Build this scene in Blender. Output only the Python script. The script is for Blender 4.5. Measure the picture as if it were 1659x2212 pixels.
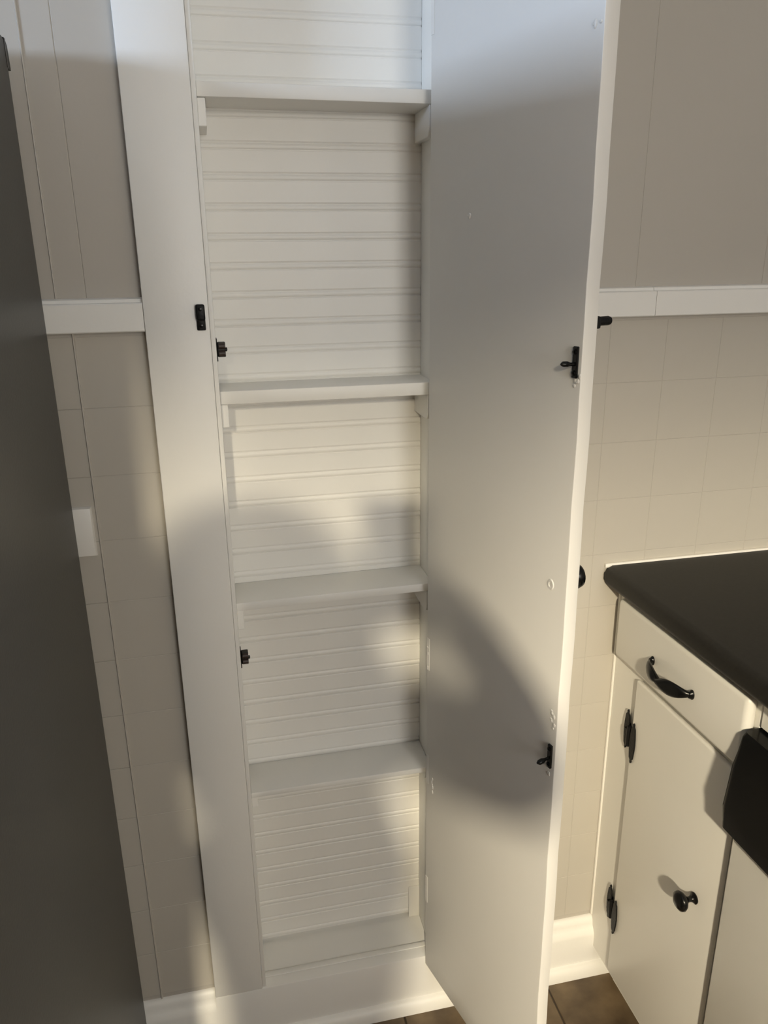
import bpy, bmesh, math, random
from mathutils import Matrix, Vector
random.seed(7)
S = bpy.context.scene
for o in list(bpy.data.objects):
    bpy.data.objects.remove(o)
COL = S.collection

# ---------------------------------------------------------------- camera
def look(yaw, pitch, roll):
    y, p, r = (math.radians(a) for a in (yaw, pitch, roll))
    F = Vector((math.sin(y)*math.cos(p), math.cos(y)*math.cos(p), -math.sin(p)))
    R = Vector((math.cos(y), -math.sin(y), 0)); U = R.cross(F)
    R2 = R*math.cos(r) + U*math.sin(r); U2 = U*math.cos(r) - R*math.sin(r)
    return Matrix((R2, U2, -F)).transposed()
CAM = Vector((-0.08906, -1.1361, 1.44349))
cd = bpy.data.cameras.new('camera'); cam = bpy.data.objects.new('camera', cd); COL.objects.link(cam)
cd.sensor_fit = 'HORIZONTAL'; cd.sensor_width = 36.0; cd.lens = 36.0*1675.04/1659.0
cd.clip_start = 0.01; cd.clip_end = 60
cam.matrix_world = Matrix.Translation(CAM) @ look(12.19683, 18.31189, -0.68871).to_4x4()
S.camera = cam

# ---------------------------------------------------------------- world, daylight, exposure
W = bpy.data.worlds.new('world'); S.world = W; W.use_nodes = True
W.node_tree.nodes['Background'].inputs[0].default_value = (0.55, 0.68, 0.9, 1)
W.node_tree.nodes['Background'].inputs[1].default_value = 0.5
def area(name, loc, rot, sx, sy, power, color):
    l = bpy.data.lights.new(name, 'AREA'); l.shape = 'RECTANGLE'; l.size = sx; l.size_y = sy
    l.energy = power; l.color = color
    o = bpy.data.objects.new(name, l); COL.objects.link(o); o.location = loc; o.rotation_euler = rot
    return o
# cool sky light entering the window behind the refrigerator (pointing +x)
area('daylight_window', (-1.66, -0.78, 1.80), (0, math.radians(-90), 0), 0.20, 0.5, 26, (0.62, 0.77, 1.0))
# added neutral fill for the kitchen's ambient light, in an invented rear window (pointing +y)
area('rear_ambient_fill', (0.62, -2.66, 1.55), (math.radians(90), 0, 0), 0.9, 1.0, 23.5, (1.0, 0.98, 0.93))
GLOBE = 2850.0
S.view_settings.view_transform = 'Standard'; S.view_settings.look = 'None'
S.view_settings.exposure = -0.02; S.view_settings.gamma = 1.0
S.view_settings.use_curve_mapping = False
S.cycles.max_bounces = 6; S.cycles.diffuse_bounces = 5; S.cycles.glossy_bounces = 3
S.cycles.caustics_reflective = False; S.cycles.caustics_refractive = False; S.cycles.adaptive_threshold = 0.02

# ---------------------------------------------------------------- materials
def mat(name, col, rough=0.5, var=0.0, vscale=3.0, bump=0.0, bscale=60.0, metal=0.0, spec=0.5, stretch=None, col2=None, coat=0.0):
    m = bpy.data.materials.new(name); m.use_nodes = True
    nt = m.node_tree; b = nt.nodes['Principled BSDF']
    b.inputs['Base Color'].default_value = (*col, 1); b.inputs['Roughness'].default_value = rough
    b.inputs['Metallic'].default_value = metal; b.inputs['Specular IOR Level'].default_value = spec
    b.inputs['Coat Weight'].default_value = coat
    tc = nt.nodes.new('ShaderNodeTexCoord'); mp = nt.nodes.new('ShaderNodeMapping')
    nt.links.new(tc.outputs['Object'], mp.inputs[0])
    if stretch: mp.inputs['Scale'].default_value = stretch
    if var > 0 or col2:
        n = nt.nodes.new('ShaderNodeTexNoise'); n.inputs['Scale'].default_value = vscale; n.inputs['Detail'].default_value = 5
        nt.links.new(mp.outputs[0], n.inputs['Vector'])
        cr = nt.nodes.new('ShaderNodeValToRGB'); c2 = col2 or tuple(max(0, c*(1-var)) for c in col)
        cr.color_ramp.elements[0].position = 0.35; cr.color_ramp.elements[1].position = 0.65
        cr.color_ramp.elements[0].color = (*c2, 1); cr.color_ramp.elements[1].color = (*col, 1)
        nt.links.new(n.outputs[0], cr.inputs[0]); nt.links.new(cr.outputs[0], b.inputs['Base Color'])
    if bump > 0:
        n2 = nt.nodes.new('ShaderNodeTexNoise'); n2.inputs['Scale'].default_value = bscale; n2.inputs['Detail'].default_value = 3
        nt.links.new(mp.outputs[0], n2.inputs['Vector'])
        bp = nt.nodes.new('ShaderNodeBump'); bp.inputs['Strength'].default_value = bump; bp.inputs['Distance'].default_value = 0.002
        nt.links.new(n2.outputs[0], bp.inputs['Height']); nt.links.new(bp.outputs[0], b.inputs['Normal'])
    return m
def emit(name, col, strength):
    m = bpy.data.materials.new(name); m.use_nodes = True; nt = m.node_tree
    nt.nodes.remove(nt.nodes['Principled BSDF'])
    e = nt.nodes.new('ShaderNodeEmission'); e.inputs[0].default_value = (*col, 1); e.inputs[1].default_value = strength
    nt.links.new(e.outputs[0], nt.nodes['Material Output'].inputs[0]); return m
M = {}
M['white'] = mat('white_trim_paint', (0.84, 0.83, 0.80), 0.42, 0.03, 4, 0.25, 45)
M['bead'] = mat('white_beadboard_paint', (0.84, 0.83, 0.795), 0.45, 0.04, 5, 0.2, 30)
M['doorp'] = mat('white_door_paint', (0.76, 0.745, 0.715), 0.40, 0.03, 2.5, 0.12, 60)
M['wall'] = mat('greige_wall_paint', (0.47, 0.44, 0.395), 0.5, 0.04, 2, 0.15, 50)
M['tile'] = mat('greige_tileboard_paint', (0.52, 0.49, 0.435), 0.38, 0.03, 6, 0.12, 50)
M['plain'] = mat('plain_wall_paint', (0.42, 0.395, 0.355), 0.6)
M['hall'] = mat('dark_bounce_absorber', (0.10, 0.07, 0.045), 0.6, 0.3, 4, stretch=(1, 1, 0.1))  # unseen hall surfaces made dark to swallow bounced globe light
M['ceil'] = mat('ceiling_paint', (0.75, 0.74, 0.71), 0.7)
M['cab'] = mat('cabinet_paint', (0.82, 0.805, 0.76), 0.38, 0.03, 3, 0.12, 40)
M['black'] = mat('black_iron', (0.004, 0.004, 0.004), 0.25, 0.0, spec=0.3)
M['blackm'] = mat('matte_black_metal', (0.008, 0.008, 0.008), 0.45, 0.0, bump=0.3, bscale=200, spec=0.2)
M['brown'] = mat('brown_roller_plastic', (0.03, 0.018, 0.014), 0.4)
M['counter'] = mat('charcoal_laminate', (0.016, 0.0147, 0.012), 0.5, vscale=180, col2=(0.012, 0.011, 0.009), spec=0.3)
M['fridge'] = mat('slate_grey_steel', (0.040, 0.0385, 0.0335), 0.38, 0.06, 2, 0.08, 300, metal=0.0, spec=0.3)
M['fdark'] = mat('dark_plastic', (0.012, 0.012, 0.010), 0.5)
M['floor'] = mat('brown_stone_vinyl', (0.165, 0.118, 0.068), 0.45, vscale=11, col2=(0.058, 0.038, 0.021), bump=0.3, bscale=25)
M['grout'] = mat('dark_grout', (0.05, 0.038, 0.026), 0.7)
M['dwblack'] = mat('glossy_black_plastic', (0.0025, 0.0025, 0.0025), 0.22, spec=0.18)
M['plate'] = mat('ivory_plastic', (0.80, 0.785, 0.75), 0.35)
M['steel'] = mat('steel', (0.5, 0.5, 0.5), 0.3, metal=1.0)
M['caulk'] = mat('white_caulk', (0.84, 0.82, 0.77), 0.5)
M['globe'] = emit('warm_globe_glow', (1.0, 0.87, 0.63), GLOBE)
M['skin'] = mat('skin', (0.45, 0.27, 0.2), 0.5)
M['cloth'] = mat('grey_cloth', (0.12, 0.12, 0.13), 0.9)
M['jean'] = mat('denim', (0.05, 0.07, 0.12), 0.9)
M['hair'] = mat('brown_hair', (0.04, 0.025, 0.015), 0.6)

# ---------------------------------------------------------------- mesh helpers
def finish(bm, name, m, parent=None, smooth=True, angle=35):
    bmesh.ops.recalc_face_normals(bm, faces=bm.faces)
    me = bpy.data.meshes.new(name); bm.to_mesh(me); bm.free()
    if smooth:
        for p in me.polygons: p.use_smooth = True
        me.set_sharp_from_angle(angle=math.radians(angle))
    me.materials.append(M[m] if isinstance(m, str) else m)
    return link(name, me, parent)
def link(name, me, parent=None, loc=None):
    o = bpy.data.objects.new(name, me); COL.objects.link(o)
    if parent: o.parent = parent
    if loc is not None: o.location = loc
    return o
def addbox(bm, x0, x1, y0, y1, z0, z1, bev=0, seg=2):
    mtx = Matrix.Translation(((x0+x1)/2, (y0+y1)/2, (z0+z1)/2)) @ Matrix.Diagonal((abs(x1-x0), abs(y1-y0), abs(z1-z0), 1))
    r = bmesh.ops.create_cube(bm, size=1, matrix=mtx)
    if bev > 0:
        es = list({e for v in r['verts'] for e in v.link_edges})
        bmesh.ops.bevel(bm, geom=es, offset=bev, segments=seg, profile=0.5, affect='EDGES')
def box(name, m, b, parent=None, bev=0, seg=2):
    bm = bmesh.new(); addbox(bm, *b, bev=bev, seg=seg); return finish(bm, name, m, parent)
def addprism(bm, pts, axis, a, b):
    """closed polygon pts in the plane normal to axis, extruded from a to b"""
    def P(p, t):
        if axis == 'x': return (t, p[0], p[1])
        if axis == 'y': return (p[0], t, p[1])
        return (p[0], p[1], t)
    v0 = [bm.verts.new(P(p, a)) for p in pts]; v1 = [bm.verts.new(P(p, b)) for p in pts]
    bm.faces.new(v0); bm.faces.new(v1[::-1])
    n = len(pts)
    for i in range(n): bm.faces.new((v0[i], v0[(i+1) % n], v1[(i+1) % n], v1[i]))
def prism(name, m, pts, axis, a, b, parent=None, bev=0, seg=2):
    bm = bmesh.new(); addprism(bm, pts, axis, a, b)
    if bev: bmesh.ops.bevel(bm, geom=list(bm.edges), offset=bev, segments=seg, profile=0.5, affect='EDGES')
    return finish(bm, name, m, parent)
def addlathe(bm, prof, mtx, seg=24, sx=1.0, sy=1.0):
    """prof: list of (r, h) turned about local z, then placed with mtx"""
    rings = []
    for r, h in prof:
        rings.append([bm.verts.new(mtx @ Vector((r*math.cos(2*math.pi*k/seg)*sx, r*math.sin(2*math.pi*k/seg)*sy, h))) for k in range(seg)])
    for a, b in zip(rings, rings[1:]):
        for k in range(seg): bm.faces.new((a[k], a[(k+1) % seg], b[(k+1) % seg], b[k]))
    bm.faces.new(rings[0][::-1]); bm.faces.new(rings[-1])
def addsweep(bm, path, radii, up=Vector((0, 0, 1)), seg=12):
    """path of points, radii of (across, along up)"""
    rings = []
    n = len(path)
    for i, p in enumerate(path):
        t = (path[min(i+1, n-1)] - path[max(i-1, 0)]).normalized()
        s = t.cross(up).normalized(); u = s.cross(t).normalized()
        ra, rb = radii[i]
        rings.append([bm.verts.new(p + s*ra*math.cos(2*math.pi*k/seg) + u*rb*math.sin(2*math.pi*k/seg)) for k in range(seg)])
    for a, b in zip(rings, rings[1:]):
        for k in range(seg): bm.faces.new((a[k], a[(k+1) % seg], b[(k+1) % seg], b[k]))
    bm.faces.new(rings[0][::-1]); bm.faces.new(rings[-1])
def thing(name, label, cat, loc=(0, 0, 0), rz=0, group=None):
    o = bpy.data.objects.new(name, None); COL.objects.link(o); o.empty_display_size = 0.05
    o.location = loc; o.rotation_euler = (0, 0, rz); tag(o, label, cat, group); return o
def tag(o, label, cat, group=None):
    o['label'] = label; o['category'] = cat
    if group: o['group'] = group
    return o
def struct(o, label=None):
    o['kind'] = 'structure'
    if label: o['label'] = label
    return o
def plate_mesh(name, w, h, t, b, m):
    """thin plate w x h in xz, front at y=0, back at y=t, bevelled front edge b; origin at its lower left corner"""
    bm = bmesh.new()
    def ring(i, y): return [bm.verts.new(p) for p in ((i, y, i), (w-i, y, i), (w-i, y, h-i), (i, y, h-i))]
    f, mid, bk = ring(b, 0), ring(0, b), ring(0, t)
    bm.faces.new(f)
    for a, c in ((f, mid), (mid, bk)):
        for k in range(4): bm.faces.new((a[k], a[(k+1) % 4], c[(k+1) % 4], c[k]))
    bm.faces.new(bk[::-1]); bmesh.ops.recalc_face_normals(bm, faces=bm.faces)
    me = bpy.data.meshes.new(name); bm.to_mesh(me); bm.free(); me.materials.append(M[m]); return me

# ---------------------------------------------------------------- room constants
XL, XO, XR = -0.1765, -0.0893, 0.2520        # casing outer edge, opening edges
XRC = 0.339                                   # right casing outer edge
ZC = 2.45; PTOP = 2.16
XWL, XWR, YREAR = -1.60, 1.30, -2.60
T = 0.1

# ---------------------------------------------------------------- back wall with its tileboard and panels
bm = bmesh.new()
addbox(bm, XWL, XO-0.001, 0.0207, 0.16, 0, ZC)
addbox(bm, XR+0.001, XWR, 0.0207, 0.16, 0, ZC)
addbox(bm, XO-0.001, XR+0.001, 0.0207, 0.16, PTOP, ZC)
wall_back = struct(finish(bm, 'wall_back', 'wall'), 'greige panelled kitchen wall around the open pantry')
tile_me = plate_mesh('tile', T-0.0008, T-0.0008, 0.0026, 0.0005, 'tile')
def tile(x, z, dy=0.0): link('tile', tile_me, wall_back, (x+0.0004, 0.0202+dy, z+0.0004))
ZT0 = 0.9415-8*T
for r in range(12):
    z = ZT0 + r*T
    for x in (-0.474, -0.374): tile(x, z, -0.0007)
    tile(-0.274, z)
    for k in range(-2, 6): tile(0.5334+k*T, z)
def panel(x0, x1, dy=0.0, z0=1.386, z1=ZC-0.002, b=0.0006):
    link('wall_panel', plate_mesh('wall_panel', x1-x0-0.0006, z1-z0, 0.003, b, 'wall'), wall_back, (x0+0.0003, 0.0199+dy, z0))
panel(-0.52, -0.289, -0.0007); panel(-0.289, -0.2505); panel(-0.2505, -0.170)
panel(0.335, 0.570); panel(0.570, 0.796, 0.0003); panel(0.796, 1.02)

for x_, z0_, z1_ in ((-0.2740, 0.131, 1.348), (-0.2890, 1.391, ZC-0.002)):     # thin joint beads between the wall boards
    prism('joint_bead', 'wall', [(x_-0.0016, 0.0206), (x_-0.0016, 0.0188), (x_-0.0008, 0.0176), (x_+0.0004, 0.0178), (x_+0.0016, 0.0192), (x_+0.0018, 0.0206)], 'z', z0_, z1_, wall_back)

# ---------------------------------------------------------------- other walls, floor, ceiling
floor = struct(box('floor', 'grout', (XWL, XWR, -4.7, 0.16, -0.08, -0.003)), 'brown stone look vinyl tile floor')
FT = 0.305
ft_me = None
bm = bmesh.new(); addbox(bm, 0, FT-0.003, 0, FT-0.003, -0.004, 0, bev=0.0012, seg=1)
o0 = finish(bm, 'floor_tile', 'floor', floor, smooth=False); ft_me = o0.data
first = True
for i in range(-7, 3):
    for j in range(0, 9):
        x, y = 0.489 + i*FT, 0.022 - FT*(j+1)
        if x < XWL or x+FT > XWR: continue
        if y + FT > 0.155: continue
        o = o0 if first else link('floor_tile', ft_me, floor); first = False
        o.location = (x, y, 0)
struct(box('ceiling', 'ceil', (XWL, XWR, YREAR-0.1, 0.16, ZC, ZC+0.08)), 'plain white ceiling')
struct(box('ceiling_hall', 'hall', (XWL, XWR, -4.7, YREAR-0.1, ZC, ZC+0.08)), 'dark hall ceiling')
struct(box('wall_hall_left', 'hall', (XWL-0.12, XWL, -4.7, YREAR-0.1, 0, ZC)), 'dark hall wall')
struct(box('wall_hall_right', 'hall', (XWR, XWR+0.1, -4.7, YREAR-0.1, 0, ZC)), 'dark hall wall')

# left wall with window opening
bm = bmesh.new()
wy0, wy1, wz0, wz1 = -1.03, -0.53, 1.70, 1.90
addbox(bm, XWL-0.12, XWL, YREAR-0.1, wy0, 0, ZC); addbox(bm, XWL-0.12, XWL, wy1, 0.16, 0, ZC)
addbox(bm, XWL-0.12, XWL, wy0, wy1, 0, wz0); addbox(bm, XWL-0.12, XWL, wy0, wy1, wz1, ZC)
struct(finish(bm, 'wall_left', 'plain'), 'side wall behind the refrigerator')
bm = bmesh.new()
for b in ((XWL, XWL+0.02, wy0, wy1, wz0-0.03, wz0), (XWL, XWL+0.02, wy0, wy1, wz1, wz1+0.03),
          (XWL, XWL+0.02, wy0-0.03, wy0, wz0, wz1), (XWL, XWL+0.02, wy1, wy1+0.03, wz0, wz1)):
    addbox(bm, *b)
struct(finish(bm, 'window_1', 'white'), 'white window frame in the side wall')
struct(box('wall_right', 'plain', (XWR, XWR+0.1, YREAR-0.1, 0.16, 0, ZC)), 'side wall behind the counter')
# rear wall with doorway and an added, unseen window for the ambient fill
bm = bmesh.new(); dx0, dx1, dz = -0.86, -0.02, 2.02
rx0, rx1, rz0, rz1 = 0.17, 1.07, 1.05, 2.05
addbox(bm, XWL, dx0, YREAR-0.1, YREAR, 0, ZC); addbox(bm, dx0, dx1, YREAR-0.1, YREAR, dz, ZC)
addbox(bm, dx1, rx0, YREAR-0.1, YREAR, 0, ZC); addbox(bm, rx0, rx1, YREAR-0.1, YREAR, 0, rz0)
addbox(bm, rx0, rx1, YREAR-0.1, YREAR, rz1, ZC); addbox(bm, rx1, XWR, YREAR-0.1, YREAR, 0, ZC)
struct(finish(bm, 'wall_rear', 'plain'), 'rear kitchen wall with a doorway')
struct(box('wall_hall', 'hall', (XWL, XWR, -4.8, -4.7, 0, ZC)), 'end wall of the hall behind the kitchen')
bm = bmesh.new()
for b in ((rx0, rx1, YREAR-0.07, YREAR-0.03, rz0, rz0+0.04), (rx0, rx1, YREAR-0.07, YREAR-0.03, rz1-0.04, rz1),
          (rx0, rx0+0.04, YREAR-0.07, YREAR-0.03, rz0, rz1), (rx1-0.04, rx1, YREAR-0.07, YREAR-0.03, rz0, rz1)):
    addbox(bm, *b)
struct(finish(bm, 'added_window', 'white'), 'added white frame around the unseen rear fill light')

# ---------------------------------------------------------------- trim: casings, rails, baseboards
cas_l = struct(box('trim_1', 'white', (XL, XO, 0.0, 0.0225, 0.1285, 2.24), bev=0.0018), 'white casing board left of the open pantry')
struct(box('trim_2', 'white', (XR, XRC, 0.0, 0.0225, 0.1285, 2.24), bev=0.0018), 'white casing board behind the open pantry door')
struct(box('trim_3', 'white', (XO, XR, 0.0, 0.0225, PTOP, 2.24), bev=0.0018), 'white header board above the pantry')
def rail(name, x0, x1, label):
    prof = [(0.0225, 1.3475), (0.0015, 1.3475), (0.0, 1.349), (0.0, 1.3845), (0.0015, 1.386), (0.010, 1.3862), (0.0115, 1.3905), (0.016, 1.3925), (0.0225, 1.3925)]
    return struct(prism(name, 'white', prof, 'x', x0, x1), label)
rail('trim_4', XWL, XL-0.0004, 'white chair rail between refrigerator and pantry casing')
rail('trim_5', XRC+0.0004, 0.5968, 'short white chair rail piece beside the pantry door')
rail('trim_6', 0.5974, XWR, 'white chair rail above the counter')
def baseboard(name, x0, x1, label):
    prof = [(0.0225, 0.0), (0.0, 0.0), (0.0, 0.094), (0.0015, 0.100), (0.006, 0.108), (0.0095, 0.113), (0.0098, 0.119), (0.012, 0.126), (0.0155, 0.131), (0.0195, 0.1325), (0.0225, 0.1325)]
    return struct(prism(name, 'white', prof, 'x', x0, x1), label)
def shoe(parent, x0, x1):
    prof = [(0.0, 0.0)] + [(-0.015*math.cos(a), 0.027*math.sin(a)) for a in [math.radians(d) for d in (0, 18, 36, 54, 72, 90)]]
    prism('shoe_moulding', 'white', prof, 'x', x0, x1, parent)
b = baseboard('baseboard_left', XWL, XL, 'white baseboard left of the pantry'); shoe(b, XWL, XL)
b = struct(prism('baseboard_back', 'white', [(0.0225, 0), (0, 0), (0, 0.1245), (0.0012, 0.1275), (0.004, 0.1285), (0.0225, 0.1285)], 'x', XL, XRC), 'plain white baseboard below the pantry'); shoe(b, XL, XRC)
b = baseboard('baseboard_right', XRC, 0.5945, 'white baseboard between pantry and base cabinet'); shoe(b, XRC, 0.655)
prism('base_return', 'white', [(0.0225, 0), (0, 0), (0, 0.064), (0.0225, 0.064)], 'x', 0.5945, 0.655, b)

# latch keeper on the casing
kp = bpy.data.objects.new('latch_keeper', None)
bm = bmesh.new()
addbox(bm, -0.1065, -0.0945, -0.0035, 0.0, 1.347, 1.382, bev=0.0016, seg=2)
addbox(bm, -0.1068, -0.0942, -0.0085, -0.002, 1.3605, 1.3825, bev=0.0028, seg=3)
kp = finish(bm, 'latch_keeper', 'blackm', cas_l); kp['label'] = 'small black latch keeper on the casing'
bm = bmesh.new()
for z in (1.3535, 1.376): addlathe(bm, [(0.0026, 0), (0.0026, 0.0006), (0.0012, 0.001)], Matrix.Translation((-0.1005, -0.0035 if z < 1.36 else -0.0085, z)) @ Matrix.Rotation(math.radians(90), 4, 'X'), 10)
finish(bm, 'screw', 'black', kp)

# ---------------------------------------------------------------- pantry cupboard
PB, PX0, PX1, PZ0 = 0.105, -0.0825, 0.2435, 0.1285
pantry = thing('pantry_cupboard', 'shallow white built-in pantry with open door and empty shelves', 'cupboard', (0.08, 0.06, PZ0))
def pw(o):   # keep world coordinates for parts modelled in place
    o.location = tuple(-c for c in pantry.location) if o.location.length == 0 else Vector(o.location) - pantry.location
    o.parent = pantry; return o
pw(box('side_panel', 'bead', (XO+0.0002, PX0, 0.0035, PB, PZ0, PTOP), bev=0.0015))
pw(box('side_panel', 'bead', (PX1, XR-0.0004, 0.0235, PB, PZ0, PTOP), bev=0.001))
pw(box('back_board', 'bead', (XO, XR, PB+0.0088, PB+0.03, 0.06, PTOP)))
pw(box('floor_panel', 'bead', (PX0, PX1, 0.0225, PB+0.0088, PZ0-0.02, PZ0-0.0004)))
pw(box('sill', 'bead', (PX0, PX1, 0.0228, 0.034, PZ0-0.0004, PZ0+0.0022), bev=0.0009))
pw(box('top_panel', 'bead', (PX0, PX1, 0.0225, PB+0.008, PTOP-0.018, PTOP)))
# beadboard planks, one profile
BP = 0.0415
prof = [(0.009, 0.0), (0.0014, 0.0), (0.0014, 0.0010), (0.0006, 0.0018), (0.0, 0.0034), (-0.0002, 0.0052), (0.0, 0.0070), (0.0006, 0.0086), (0.0013, 0.0094), (0.0013, 0.0102), (0.0, 0.0125), (0.0, BP-0.0010), (0.0006, BP-0.0001), (0.009, BP-0.0001)]
bm = bmesh.new(); addprism(bm, prof, 'x', 0, PX1-PX0)
o = finish(bm, 'beadboard_plank', 'bead', angle=25); pl_me = o.data; first = True
k = 0
zz = 1.264 - BP*27 - 0.0055
planks = []
while zz < PTOP:
    if zz > PZ0 - 0.045 and zz + BP < PTOP:
        oo = o if first else link('beadboard_plank', pl_me); first = False
        oo.location = (PX0, PB + random.uniform(-0.0005, 0.0005), zz); planks.append(oo)
    zz += BP
for oo in planks:
    oo.parent = pantry; oo.location = Vector(oo.location) - pantry.location
# shelves
for z, th, dl, dr in ((1.6610, 0.0182, 0.0006, -0.0008), (1.2570, 0.0198, 0.0, 0.0), (0.9185, 0.0140, -0.0012, 0.0012), (0.5540, 0.0105, 0, 0), (2.0, 0.018, 0, 0)):
    bm = bmesh.new(); addbox(bm, PX0, PX1, 0.0205, PB-0.0006, z-th, z, bev=0.0016)
    for v in bm.verts: v.co.z += dl + (dr-dl)*(v.co.x-PX0)/(PX1-PX0)
    pw(finish(bm, 'shelf', 'bead'))
    # cleats carrying it, front lower corner sawn off
    zb = z-th-0.0003
    h = 0.034 if z > 0.6 else 0.02
    for s in (0, 1):
        x0, x1 = (PX0, PX0+0.0105) if s == 0 else (PX1-0.0105, PX1)
        hh = 0.040 if (s == 1 and z > 0.6) else h
        pr = [(PB-0.0006, zb), (0.023, zb), (0.023, zb-hh+0.012), (0.0245, zb-hh+0.007), (0.028, zb-hh+0.003), (0.033, zb-hh), (PB-0.0006, zb-hh)]
        if s == 0: pr = [(PB-0.0006, zb), (0.0225, zb), (0.0225, zb-hh), (PB-0.0006, zb-hh)]
        pw(prism('cleat', 'bead', pr, 'x', x0, x1, None, bev=0.0008, seg=1))
pw(box('patch_strip', 'bead', (0.221, PX1, PB-0.0045, PB-0.0008, PZ0, 0.205), bev=0.001))
# roller catches on the left side panel
def catch(z):
    bm = bmesh.new(); addbox(bm, PX0, PX0+0.0016, 0.024, 0.040, z-0.0165, z+0.0165, bev=0.0006, seg=1)
    c = pw(finish(bm, 'roller_catch', 'black')); c['label'] = 'small black roller catch'
    bm = bmesh.new(); addbox(bm, PX0+0.0016, PX0+0.013, 0.026, 0.0385, z-0.0105, z+0.0105, bev=0.001, seg=1)
    bd = finish(bm, 'catch_body', 'fdark', c)
    bm = bmesh.new()
    for dz in (-0.0052, 0.0052):
        addlathe(bm, [(0.0015, 0), (0.0046, 0.0006), (0.0046, 0.0094), (0.0015, 0.010)], Matrix.Translation((PX0+0.003, 0.0262, z+dz)) @ Matrix.Rotation(math.radians(90), 4, 'Y'), 14)
    finish(bm, 'roller', 'brown', c)
    bm = bmesh.new(); addlathe(bm, [(0.003, 0), (0.003, 0.002), (0.001, 0.0028)], Matrix.Translation((PX0+0.013, 0.030, z)) @ Matrix.Rotation(math.radians(90), 4, 'Y'), 10)
    finish(bm, 'rivet', 'black', c)
catch(1.3165); catch(0.8150)
# ---- pantry door, swung open (local: x along the door from hinge, y = outer side, z up)
DW, DT, DZ0, DZ1 = 0.333, 0.020, 0.1115, 2.15
ang = math.atan2(-0.96365, 0.26716)
dl_root = bpy.data.objects.new('door', None)
bm = bmesh.new(); addbox(bm, 0, DW, 0, DT, DZ0, DZ1, bev=0.0016, seg=2)
# the latch edge is hand planed: a little waviness
bmesh.ops.subdivide_edges(bm, edges=[e for e in bm.edges if abs(e.verts[0].co.z-e.verts[1].co.z) > 1], cuts=46)
for v in bm.verts:
    if v.co.x > DW-0.004: v.co.x += 0.0009*math.sin(v.co.z*37)*math.sin(v.co.z*11+1)
door = finish(bm, 'door', 'doorp'); door.parent = pantry
door.location = Vector((0.2284, 0.0, 0)) - pantry.location; door.rotation_euler = (0, 0, ang)
door['label'] = 'plain white pantry door swung open'
def strike(z, tilt):
    bm = bmesh.new(); addbox(bm, DW-0.0125, DW-0.0045, -0.0035, 0.0003, z-0.018, z+0.018, bev=0.0009, seg=1)
    s = finish(bm, 'catch_strike', 'black', door)
    bm = bmesh.new()
    for dz in (-0.012, 0.012): addlathe(bm, [(0.003, 0), (0.003, 0.0012), (0.001, 0.002)], Matrix.Translation((DW-0.0085, -0.0035, z+dz)) @ Matrix.Rotation(math.radians(90), 4, 'X'), 10)
    # spear tip standing off the plate
    addsweep(bm, [Vector((DW-0.0085, -0.002, z-0.002)), Vector((DW-0.0090, -0.009, z-0.002+tilt*0.3)), Vector((DW-0.0095, -0.013, z-0.002+tilt*0.7)), Vector((DW-0.0098, -0.0185, z-0.002+tilt)), Vector((DW-0.010, -0.0215, z-0.002+tilt))],
             [(0.0022, 0.0022), (0.0020, 0.0020), (0.0042, 0.0034), (0.0036, 0.0032), (0.0012, 0.0012)], seg=10)
    finish(bm, 'spear', 'black', s)
strike(1.3255, 0.001); strike(0.7990, -0.003)
def blob(x, z, sx, sz, n=5, m='doorp'):
    bm = bmesh.new()
    for i in range(n):
        a = random.uniform(0, 6.28); r = random.uniform(0.2, 1)
        mt = Matrix.Translation((x+sx*r*math.cos(a), 0.0, z+sz*r*math.sin(a))) @ Matrix.Diagonal((random.uniform(0.0012, 0.003), 0.0012, random.uniform(0.0015, 0.004), 1))
        bmesh.ops.create_uvsphere(bm, u_segments=8, v_segments=6, radius=1, matrix=mt)
    finish(bm, 'paint_blob', m, door, angle=80)
blob(DW-0.006, 1.308, 0.006, 0.012, 8); blob(DW-0.009, 0.856, 0.005, 0.016, 10); blob(DW-0.010, 0.768, 0.003, 0.006, 4)
blob(DW-0.012, 1.662, 0.007, 0.005, 6); blob(0.02, 0.545, 0.004, 0.02, 8); blob(0.003, 0.79, 0.001, 0.03, 5); blob(0.10, 1.49, 0.002, 0.003, 3); 
bm = bmesh.new()    # old screw hole patched over
addlathe(bm, [(0.0062, 0), (0.0052, 0.0012), (0.0032, 0.0012), (0.0026, 0.0004), (0.0012, 0.0004)], Matrix.Translation((0.304, 0, 1.043)) @ Matrix.Rotation(math.radians(90), 4, 'X'), 16, 1, 1.25)
finish(bm, 'hole_plug', 'doorp', door)
# outer face: oval knob and slide bolt
bm = bmesh.new()
addlathe(bm, [(0.0085, 0), (0.0085, 0.002), (0.005, 0.005), (0.0045, 0.011), (0.0085, 0.0165), (0.0130, 0.021), (0.0152, 0.027), (0.0140, 0.0325), (0.0092, 0.0365), (0.003, 0.0378)],
         Matrix.Translation((0.296, DT, 1.0415)) @ Matrix.Rotation(math.radians(-90), 4, 'X'), 24, 1.0, 1.12)
kn = finish(bm, 'knob', 'black', door, angle=60); kn['label'] = 'oval black knob'
bm = bmesh.new(); addbox(bm, 0.270, 0.331, DT, DT+0.004, 1.3620, 1.375, bev=0.0012)
addbox(bm, 0.318, 0.329, DT+0.003, DT+0.009, 1.3615, 1.3755, bev=0.002); addbox(bm, 0.278, 0.289, DT+0.003, DT+0.009, 1.3615, 1.3755, bev=0.002)
bolt = finish(bm, 'slide_bolt', 'blackm', door)
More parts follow.
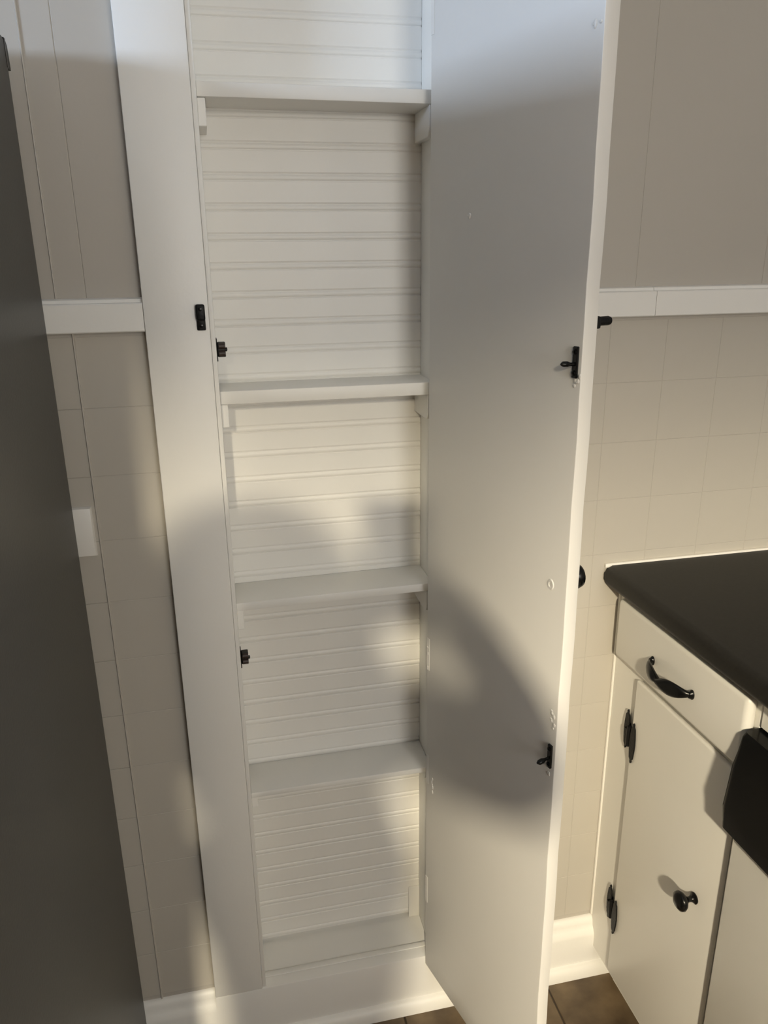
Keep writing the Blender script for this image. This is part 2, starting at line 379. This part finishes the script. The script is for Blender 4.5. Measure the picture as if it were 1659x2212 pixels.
bm = bmesh.new(); addlathe(bm, [(0.0050, 0), (0.0050, 0.006), (0.0052, 0.008), (0.0054, 0.027), (0.0046, 0.0296), (0.002, 0.0304)], Matrix.Translation((0.3135, DT+0.006, 1.3685)) @ Matrix.Rotation(math.radians(-90), 4, 'X'), 16)
addlathe(bm, [(0.0038, 0), (0.0038, 0.06)], Matrix.Translation((0.268, DT+0.006, 1.3685)) @ Matrix.Rotation(math.radians(90), 4, 'Y'), 12)
finish(bm, 'bolt_bar', 'blackm', bolt)
for z in (0.30, 0.57, 0.80, 1.75):     # painted butt hinges at the hinge edge
    bm = bmesh.new(); addbox(bm, 0.0005, 0.0085, -0.0005, 0.0, z-0.030, z+0.030, bev=0.0002, seg=1)
    addlathe(bm, [(0.0035, -0.032), (0.0035, 0.032)], Matrix.Translation((-0.0005, DT+0.0035, z)), 10)
    finish(bm, 'butt_hinge', 'doorp', door)

# ---------------------------------------------------------------- refrigerator
fx, fy0, fy1, fz = -0.2972, -0.030, -0.80, 1.692
fr = thing('refrigerator', 'tall slate grey refrigerator, its side panel filling the left edge', 'refrigerator', (-0.69, -0.43, 0))
def fw(o): o.parent = fr; o.location = Vector(o.location) - fr.location; return o
bm = bmesh.new(); addbox(bm, fx-0.79, fx, fy1, fy0, 0.03, fz)
bmesh.ops.bevel(bm, geom=[e for e in bm.edges if abs(e.verts[0].co.x-e.verts[1].co.x) < 1e-6], offset=0.006, segments=3, profile=0.5, affect='EDGES')
fw(finish(bm, 'body', 'fridge'))
for z0, z1, nm in ((0.56, fz+0.012, 'door'), (0.06, 0.55, 'freezer_drawer')):
    bm = bmesh.new(); addbox(bm, fx-0.79, fx, fy1-0.055, fy1-0.006, z0, z1, bev=0.008, seg=3); d = fw(finish(bm, nm, 'fridge'))
    bm = bmesh.new()
    if nm == 'door': pth = [Vector((fx-0.72, fy1-0.055-d_, zz_)) for d_, zz_ in ((0, 0.75), (0.04, 0.76), (0.045, 0.9), (0.045, 1.3), (0.04, 1.44), (0, 1.45))]; up = Vector((1, 0, 0))
    else: pth = [Vector((xx_, fy1-0.055-d_, 0.48)) for d_, xx_ in ((0, fx-0.70), (0.04, fx-0.69), (0.045, fx-0.5), (0.045, fx-0.3), (0.04, fx-0.10), (0, fx-0.09))]; up = Vector((0, 0, 1))
    addsweep(bm, pth, [(0.01, 0.01)]*6, up); h = finish(bm, 'handle', 'steel', d); 
# rear corner bracket and the dark slot beside it
prism('corner_bracket', 'fdark', [(-0.0305, fz-0.002), (-0.0215, fz-0.0075), (-0.0195, fz-0.016), (-0.0175, fz-0.034), (-0.026, fz-0.034), (-0.0305, fz-0.012)], 'x', fx-0.74, fx-0.0005).parent = None
cb = bpy.data.objects['corner_bracket']; fw(cb)
fw(box('bracket_slot', 'dwblack', (fx-0.001, fx+0.0004, -0.0385, -0.0315, fz-0.034, fz-0.003)))
for x in (fx-0.74, fx-0.05):
    for y in (fy1+0.05, fy0-0.05):
        bm = bmesh.new(); addlathe(bm, [(0.02, 0), (0.022, 0.01), (0.012, 0.012), (0.012, 0.03)], Matrix.Translation((x, y, 0)), 14); fw(finish(bm, 'foot', 'fdark'))
fw(box('hinge_cover', 'fdark', (fx-0.09, fx-0.02, fy1-0.004, fy1+0.07, fz, fz+0.018), bev=0.004))

# ---------------------------------------------------------------- switch plate
sp = thing('switch_plate', 'ivory wall plate half hidden by the refrigerator', 'switch plate', (-0.315, 0.0182, 1.059))
bm = bmesh.new(); addbox(bm, -0.035, 0.0345, -0.0075, 0.0012, -0.0385, 0.0385)
fr_e = [e for e in bm.edges if all(v.co.y < -0.007 for v in e.verts)]
bmesh.ops.bevel(bm, geom=fr_e, offset=0.0062, segments=2, profile=0.5, affect='EDGES'); finish(bm, 'plate', 'plate', sp)
bm = bmesh.new(); addbox(bm, -0.005, 0.005, -0.0095, -0.0075, -0.010, 0.010, bev=0.0008, seg=1); finish(bm, 'toggle_collar', 'plate', sp)
prism('toggle', 'plate', [(-0.0075, -0.004), (-0.016, 0.006), (-0.0145, 0.009), (-0.0075, 0.003)], 'x', -0.003, 0.003, sp)

# ---------------------------------------------------------------- base cabinet, counter, dishwasher (a run toward the camera)
RX, RY, RA = 0.5927, 0.0185, 0.02168
CL = 0.372
cab = thing('base_cabinet', 'white base cabinet with drawer and door under the dark countertop', 'cabinet', (RX, RY, 0), RA)
box('body', 'cab', (0.019, 0.60, -CL, -0.001, 0.07, 0.884), cab)
box('toe_kick', 'cab', (0.065, 0.085, -CL, -0.03, 0.0, 0.07), cab)
bm = bmesh.new()
addbox(bm, 0, 0.019, -0.100, -0.001, 0.066, 0.884, bev=0.001, seg=1); addbox(bm, 0, 0.019, -CL, -0.340, 0.066, 0.884, bev=0.001, seg=1)
addbox(bm, 0, 0.019, -0.340, -0.100, 0.850, 0.884); addbox(bm, 0, 0.019, -0.340, -0.100, 0.720, 0.775); addbox(bm, 0, 0.019, -0.340, -0.100, 0.066, 0.110)
finish(bm, 'face_frame', 'cab', cab)
box('caulk_bead', 'caulk', (-0.003, 0.002, -0.004, 0.0016, 0.135, 0.884), cab, bev=0.0012, seg=1)
bm = bmesh.new(); addbox(bm, -0.0195, -0.0003, -0.367, -0.0265, 0.757, 0.8695, bev=0.0085, seg=3)
dr = finish(bm, 'drawer_front', 'cab', cab)
# bowed pull: two leaf ends and a slim waist
bm = bmesh.new(); N = 26; p0, p1 = -0.145, -0.252; pts = []; rad = []
for i in range(N+1):
    t = i/N; y = p0 + (p1-p0)*t
    out = 0.026*math.sin(math.pi*t)**0.55
    w = 0.0032 + 0.0095*abs(math.sin(2*math.pi*t))**0.8*(1.0 if t > 0.5 else 0.85)
    thk = 0.0036 + 0.0030*math.sin(math.pi*t)
    pts.append(Vector((-0.0195-out, y, 0.8085 - 0.002*math.sin(math.pi*t)))); rad.append((thk, w))
addsweep(bm, pts, rad, seg=14)
for y in (p0, p1): addlathe(bm, [(0.006, 0), (0.0062, 0.0012), (0.005, 0.003), (0.004, 0.006)], Matrix.Translation((-0.0195, y, 0.8085)) @ Matrix.Rotation(math.radians(-90), 4, 'Y'), 16, 1.35, 0.9)
pu = finish(bm, 'drawer_pull', 'black', dr, angle=60); pu['label'] = 'curved black drawer pull'
bm = bmesh.new(); addbox(bm, -0.0095, -0.0003, -0.357, -0.0905, 0.085, 0.7405, bev=0.0035, seg=3)
cd_ = finish(bm, 'cabinet_door', 'cab', cab)
bm = bmesh.new()
addlathe(bm, [(0.009, 0), (0.0095, 0.0018), (0.0065, 0.004), (0.0045, 0.008), (0.0045, 0.013), (0.0085, 0.017), (0.0135, 0.0205), (0.0160, 0.0245), (0.0150, 0.029), (0.010, 0.0325), (0.003, 0.0338)],
         Matrix.Translation((-0.0095, -0.307, 0.4720)) @ Matrix.Rotation(math.radians(-90), 4, 'Y'), 24)
k_ = finish(bm, 'knob', 'black', cd_, angle=60)
def leaf(bm, x, y, z, hh, w):
    pr = [(0, hh), (0.25*w, 0.93*hh), (0.2*w, 0.84*hh), (0.62*w, 0.74*hh), (0.92*w, 0.3*hh), (w, 0), (0.92*w, -0.3*hh), (0.62*w, -0.74*hh), (0.2*w, -0.84*hh), (0.25*w, -0.93*hh), (0, -hh)]
    pr = pr + [(-a, b_) for a, b_ in pr[-2:0:-1]]
    addprism(bm, [(y+a, z+b_) for a, b_ in pr], 'x', x-0.0028, x)
for zc in (0.6215, 0.2290):
    bm = bmesh.new(); leaf(bm, -0.0035, -0.0690, zc+0.006, 0.040, 0.0078); addprism(bm, [(-0.0730, zc-0.010), (-0.0650, zc-0.010), (-0.0650, zc+0.018), (-0.0730, zc+0.018)], 'x', -0.004, 0.0)
    addlathe(bm, [(0.0038, -0.020), (0.0044, -0.018), (0.0044, 0.018), (0.0038, 0.020)], Matrix.Translation((-0.0095, -0.0835, zc+0.001)), 12); addprism(bm, [(-0.0835, zc-0.009), (-0.0690, zc-0.009), (-0.0690, zc+0.011), (-0.0835, zc+0.011)], 'x', -0.0105, -0.0035)
    h_ = finish(bm, 'hinge', 'blackm', cab); h_['label'] = 'black spear tipped cabinet hinge'
    bm = bmesh.new(); leaf(bm, -0.0095, -0.0990, zc-0.004, 0.041, 0.0078); finish(bm, 'hinge_leaf', 'blackm', h_)

# countertop with rounded front edge and a clipped, rounded corner at the wall
ct = thing('countertop', 'dark charcoal laminate countertop meeting the back wall', 'countertop', (RX, RY, 0.886), RA)
ov, th = 0.037, 0.0355
prof = []
for c, a0, a1 in (((-ov+0.013, th-0.013), 90, 180), ((-ov+0.010, 0.010), 180, 270)):
    r = 0.013 if a0 == 90 else 0.010
    for i in range(7):
        a = math.radians(a0 + (a1-a0)*i/6); prof.append((c[0]+r*math.cos(a), c[1]+r*math.sin(a)))
prof += [(0.66, 0.0), (0.66, th)]
bm = bmesh.new(); addprism(bm, prof, 'y', -1.02, -0.002)
bmesh.ops.bevel(bm, geom=[e for e in bm.edges if e.verts[0].co.y > -0.01 and e.verts[1].co.y > -0.01 and max(v.co.x for v in e.verts) < -0.01], offset=0.006, segments=3, profile=0.5, affect='EDGES')
finish(bm, 'slab', 'counter', ct)
cb2 = box('caulk_bead', 'caulk', (-ov+0.001, 0.66, -0.0045, 0.0014, th-0.004, th+0.0035), ct, bev=0.0015, seg=2); cb2.rotation_euler = (0, 0, -RA)

dw = thing('dishwasher', 'white dishwasher with glossy black control panel beside the base cabinet', 'dishwasher', (RX, RY, 0), RA)
y0 = -CL-0.004; y1 = y0-0.596
box('body', 'cab', (0.012, 0.58, y1, y0-0.001, 0.05, 0.88), dw)
box('top_strip', 'cab', (-0.002, 0.012, y1, y0, 0.829, 0.884), dw, bev=0.001, seg=1)
box('door_panel', 'cab', (-0.020, 0.010, y1, y0-0.001, 0.12, 0.668), dw, bev=0.003, seg=2)
box('kick_plate', 'fdark', (0.05, 0.07, y1, y0, 0.0, 0.11), dw)
bm = bmesh.new()
addprism(bm, [(0.010, 0.669), (-0.036, 0.669), (-0.0405, 0.674), (-0.042, 0.71), (-0.036, 0.775), (-0.030, 0.820), (-0.025, 0.826), (0.010, 0.826)], 'y', y1, y0+0.002)
bmesh.ops.bevel(bm, geom=[e for e in bm.edges if max(v.co.x for v in e.verts) < 0 and min(v.co.y for v in e.verts) > y0-0.01], offset=0.006, segments=3, profile=0.5, affect='EDGES')
cp = finish(bm, 'control_panel', 'dwblack', dw)
bm = bmesh.new(); addbox(bm, -0.0435, -0.030, y0-0.40, y0-0.100, 0.705, 0.760, bev=0.004, seg=3); finish(bm, 'latch_handle', 'dwblack', cp)

# ---------------------------------------------------------------- hall light (two warm globes), seen through the doorway behind the camera
LX, LY, LZ = -0.58, -3.46, 2.28
lt = thing('ceiling_light', 'two globe ceiling light in the hall', 'ceiling light', (LX, LY, ZC))
bm = bmesh.new(); addlathe(bm, [(0.09, -0.0), (0.09, -0.012), (0.07, -0.025), (0.02, -0.03), (0.012, -0.05)], Matrix(), 28); finish(bm, 'canopy', 'white', lt)
for dy in (-0.08, 0.08):
    bm = bmesh.new(); addsweep(bm, [Vector((0, 0, -0.045)), Vector((0, dy*0.6, -0.06)), Vector((0, dy, -0.085)), Vector((0, dy, -0.118))], [(0.008, 0.008)]*4, Vector((1, 0, 0))); a_ = finish(bm, 'arm', 'white', lt)
    bm = bmesh.new(); bmesh.ops.create_uvsphere(bm, u_segments=24, v_segments=14, radius=0.055, matrix=Matrix.Translation((0, dy, LZ-ZC))); finish(bm, 'globe', 'globe', lt, angle=180)

# ---------------------------------------------------------------- the photographer, standing behind the camera; the photo shows the shadow
ph_m = cam.matrix_world.copy()
ph = thing('smartphone', 'dark smartphone held upright in two hands', 'phone', (0, 0, 0))
ph.matrix_world = ph_m @ Matrix.Translation((0.018, -0.052, 0.008))      # local: x right, y up, z toward the holder
bm = bmesh.new(); addbox(bm, -0.0355, 0.0355, -0.0735, 0.0735, -0.004, 0.004, bev=0.0035, seg=3); finish(bm, 'case', 'fdark', ph)
bm = bmesh.new(); addbox(bm, -0.033, 0.033, -0.071, 0.071, 0.004, 0.0044); finish(bm, 'screen', 'dwblack', ph)
bm = bmesh.new(); addlathe(bm, [(0.007, -0.0042), (0.007, -0.0058), (0.005, -0.006)], Matrix.Translation((-0.018, 0.052, 0)), 16); finish(bm, 'lens', 'dwblack', ph)

V = []; Rr = []; E = []
def node(p, r, parent=None):
    V.append(p); Rr.append(r if isinstance(r, tuple) else (r, r)); i = len(V)-1
    if parent is not None: E.append((parent, i))
    return i
PX, PY = -0.275, -1.44
pel = node((PX-0.01, PY-0.06, 0.80), (0.120, 0.105))
waist = node((PX+0.02, PY-0.06, 0.92), (0.125, 0.095), pel)
chest = node((PX+0.040, PY-0.05, 1.08), (0.165, 0.120), waist)
uch = node((PX+0.030, PY-0.035, 1.215), (0.130, 0.090), chest)
nk = node((PX, PY-0.015, 1.305), 0.047, uch)
hd0 = node((PX, PY+0.010, 1.375), (0.062, 0.066), nk)
hd1 = node((PX, PY+0.010, 1.445), (0.078, 0.086), hd0)
hd2 = node((PX, PY, 1.505), (0.076, 0.084), hd1)
hd3 = node((PX, PY, 1.545), (0.044, 0.050), hd2)
def fingers(palm, base, tips, r):
    for b0, b1, b2 in tips:
        f0 = node(b0, r, palm); f1 = node(b1, r*0.94, f0); node(b2, r*0.8, f1)
# right arm, turned forward to the phone
inv = ph.matrix_world
a = node((PX+0.070, PY+0.025, 1.275), 0.072, uch); b = node((PX+0.138, PY+0.090, 1.290), 0.072, a)
m1 = node((-0.072, -1.290, 1.262), 0.076, b); c = node((0.030, -1.230, 1.175), 0.062, m1)
m2 = node((0.018, -1.205, 1.245), 0.060, c); d = node((0.016, -1.200, 1.300), (0.030, 0.028), m2)
palm = node(tuple(inv @ Vector((0.070, -0.050, 0.022))), (0.025, 0.020), d)
fingers(palm, None, [(tuple(inv @ Vector((0.054, yy, 0.000))), tuple(inv @ Vector((0.047, yy-0.002, -0.0160))), tuple(inv @ Vector((0.045-0.028*ln, yy-0.004, -0.0155)))) for yy, ln in ((-0.012, 0.9), (-0.030, 1.0), (-0.048, 0.95), (-0.064, 0.8))], 0.0085)
t0 = node(tuple(inv @ Vector((0.054, -0.030, 0.028))), 0.010, palm)
t1 = node(tuple(inv @ Vector((0.040, -0.012, 0.024))), 0.009, t0); node(tuple(inv @ Vector((0.026, 0.004, 0.0185))), 0.0075, t1)
# left arm, raised to the phone so its shadow fills the gap below
a = node((PX-0.055, PY-0.060, 1.245), 0.066, uch); b = node((PX-0.105, PY-0.085, 1.235), 0.062, a)
m1 = node((PX-0.030, PY+0.030, 1.140), 0.050, b); c = node((-0.275, -1.265, 1.090), 0.043, m1)
m2 = node((-0.220, -1.225, 1.165), 0.040, c); d = node((-0.158, -1.205, 1.270), (0.028, 0.025), m2)
palm = node(tuple(inv @ Vector((-0.070, -0.052, 0.022))), (0.025, 0.020), d)
fingers(palm, None, [(tuple(inv @ Vector((-0.054, yy, 0.000))), tuple(inv @ Vector((-0.047, yy-0.002, -0.0160))), tuple(inv @ Vector((-0.045+0.016*ln, yy-0.004, -0.0155)))) for yy, ln in ((-0.016, 0.9), (-0.034, 1.0), (-0.052, 0.95), (-0.068, 0.8))], 0.0082)
t0 = node(tuple(inv @ Vector((-0.054, -0.030, 0.028))), 0.010, palm)
t1 = node(tuple(inv @ Vector((-0.040, -0.012, 0.024))), 0.009, t0); node(tuple(inv @ Vector((-0.026, 0.002, 0.0185))), 0.0075, t1)
for s in (1, -1):
    h = node((PX+s*0.078, PY-0.06+s*0.03, 0.74), 0.084, pel); kn_ = node((PX+s*0.085, PY-0.03+s*0.04, 0.43), 0.055, h)
    cf = node((PX+s*0.085, PY-0.06+s*0.04, 0.30), 0.049, kn_); an = node((PX+s*0.085, PY-0.07+s*0.04, 0.085), 0.035, cf)
    hl = node((PX+s*0.085, PY-0.065+s*0.04, 0.038), (0.037, 0.036), an); node((PX+s*0.105, PY+0.085+s*0.04, 0.030), (0.035, 0.028), hl)
me = bpy.data.meshes.new('person'); me.from_pydata(V, E, []); person = link('person', me)
sk = person.modifiers.new('skin', 'SKIN'); sk.use_smooth_shade = True
for i, v in enumerate(me.skin_vertices[0].data):
    v.radius = Rr[i]; v.use_root = (i == 0)
ss = person.modifiers.new('sub', 'SUBSURF'); ss.levels = 1; ss.render_levels = 1
dg = bpy.context.evaluated_depsgraph_get(); dg.update()
me2 = bpy.data.meshes.new_from_object(person.evaluated_get(dg)); person.modifiers.clear(); person.data = me2
me2.name = 'person'; me2.materials.clear()
for k in ('skin', 'cloth', 'jean', 'fdark'): me2.materials.append(M[k])
zmin = min(v.co.z for v in me2.vertices)
for p in me2.polygons:
    c = p.center; p.use_smooth = True
    p.material_index = 3 if c.z < 0.075 else 2 if c.z < 0.86 else 1 if (c.z < 1.29 and c.y < -1.28) else 0
person.location.z = -zmin
tag(person, 'person in grey shirt and jeans holding a phone up with both hands', 'person')
bm = bmesh.new()      # bob, made wide and long to fill out the head's cast shadow
bmesh.ops.create_uvsphere(bm, u_segments=28, v_segments=20, radius=1, matrix=Matrix.Translation((PX, PY-0.012, 1.418-zmin)) @ Matrix.Diagonal((0.126, 0.108, 0.162, 1)))
bmesh.ops.delete(bm, geom=[v for v in bm.verts if (v.co.y > PY+0.055 and v.co.z < 1.520-zmin)], context='VERTS')
hr = finish(bm, 'hair', 'hair', person, angle=180); hr.location.z = zmin
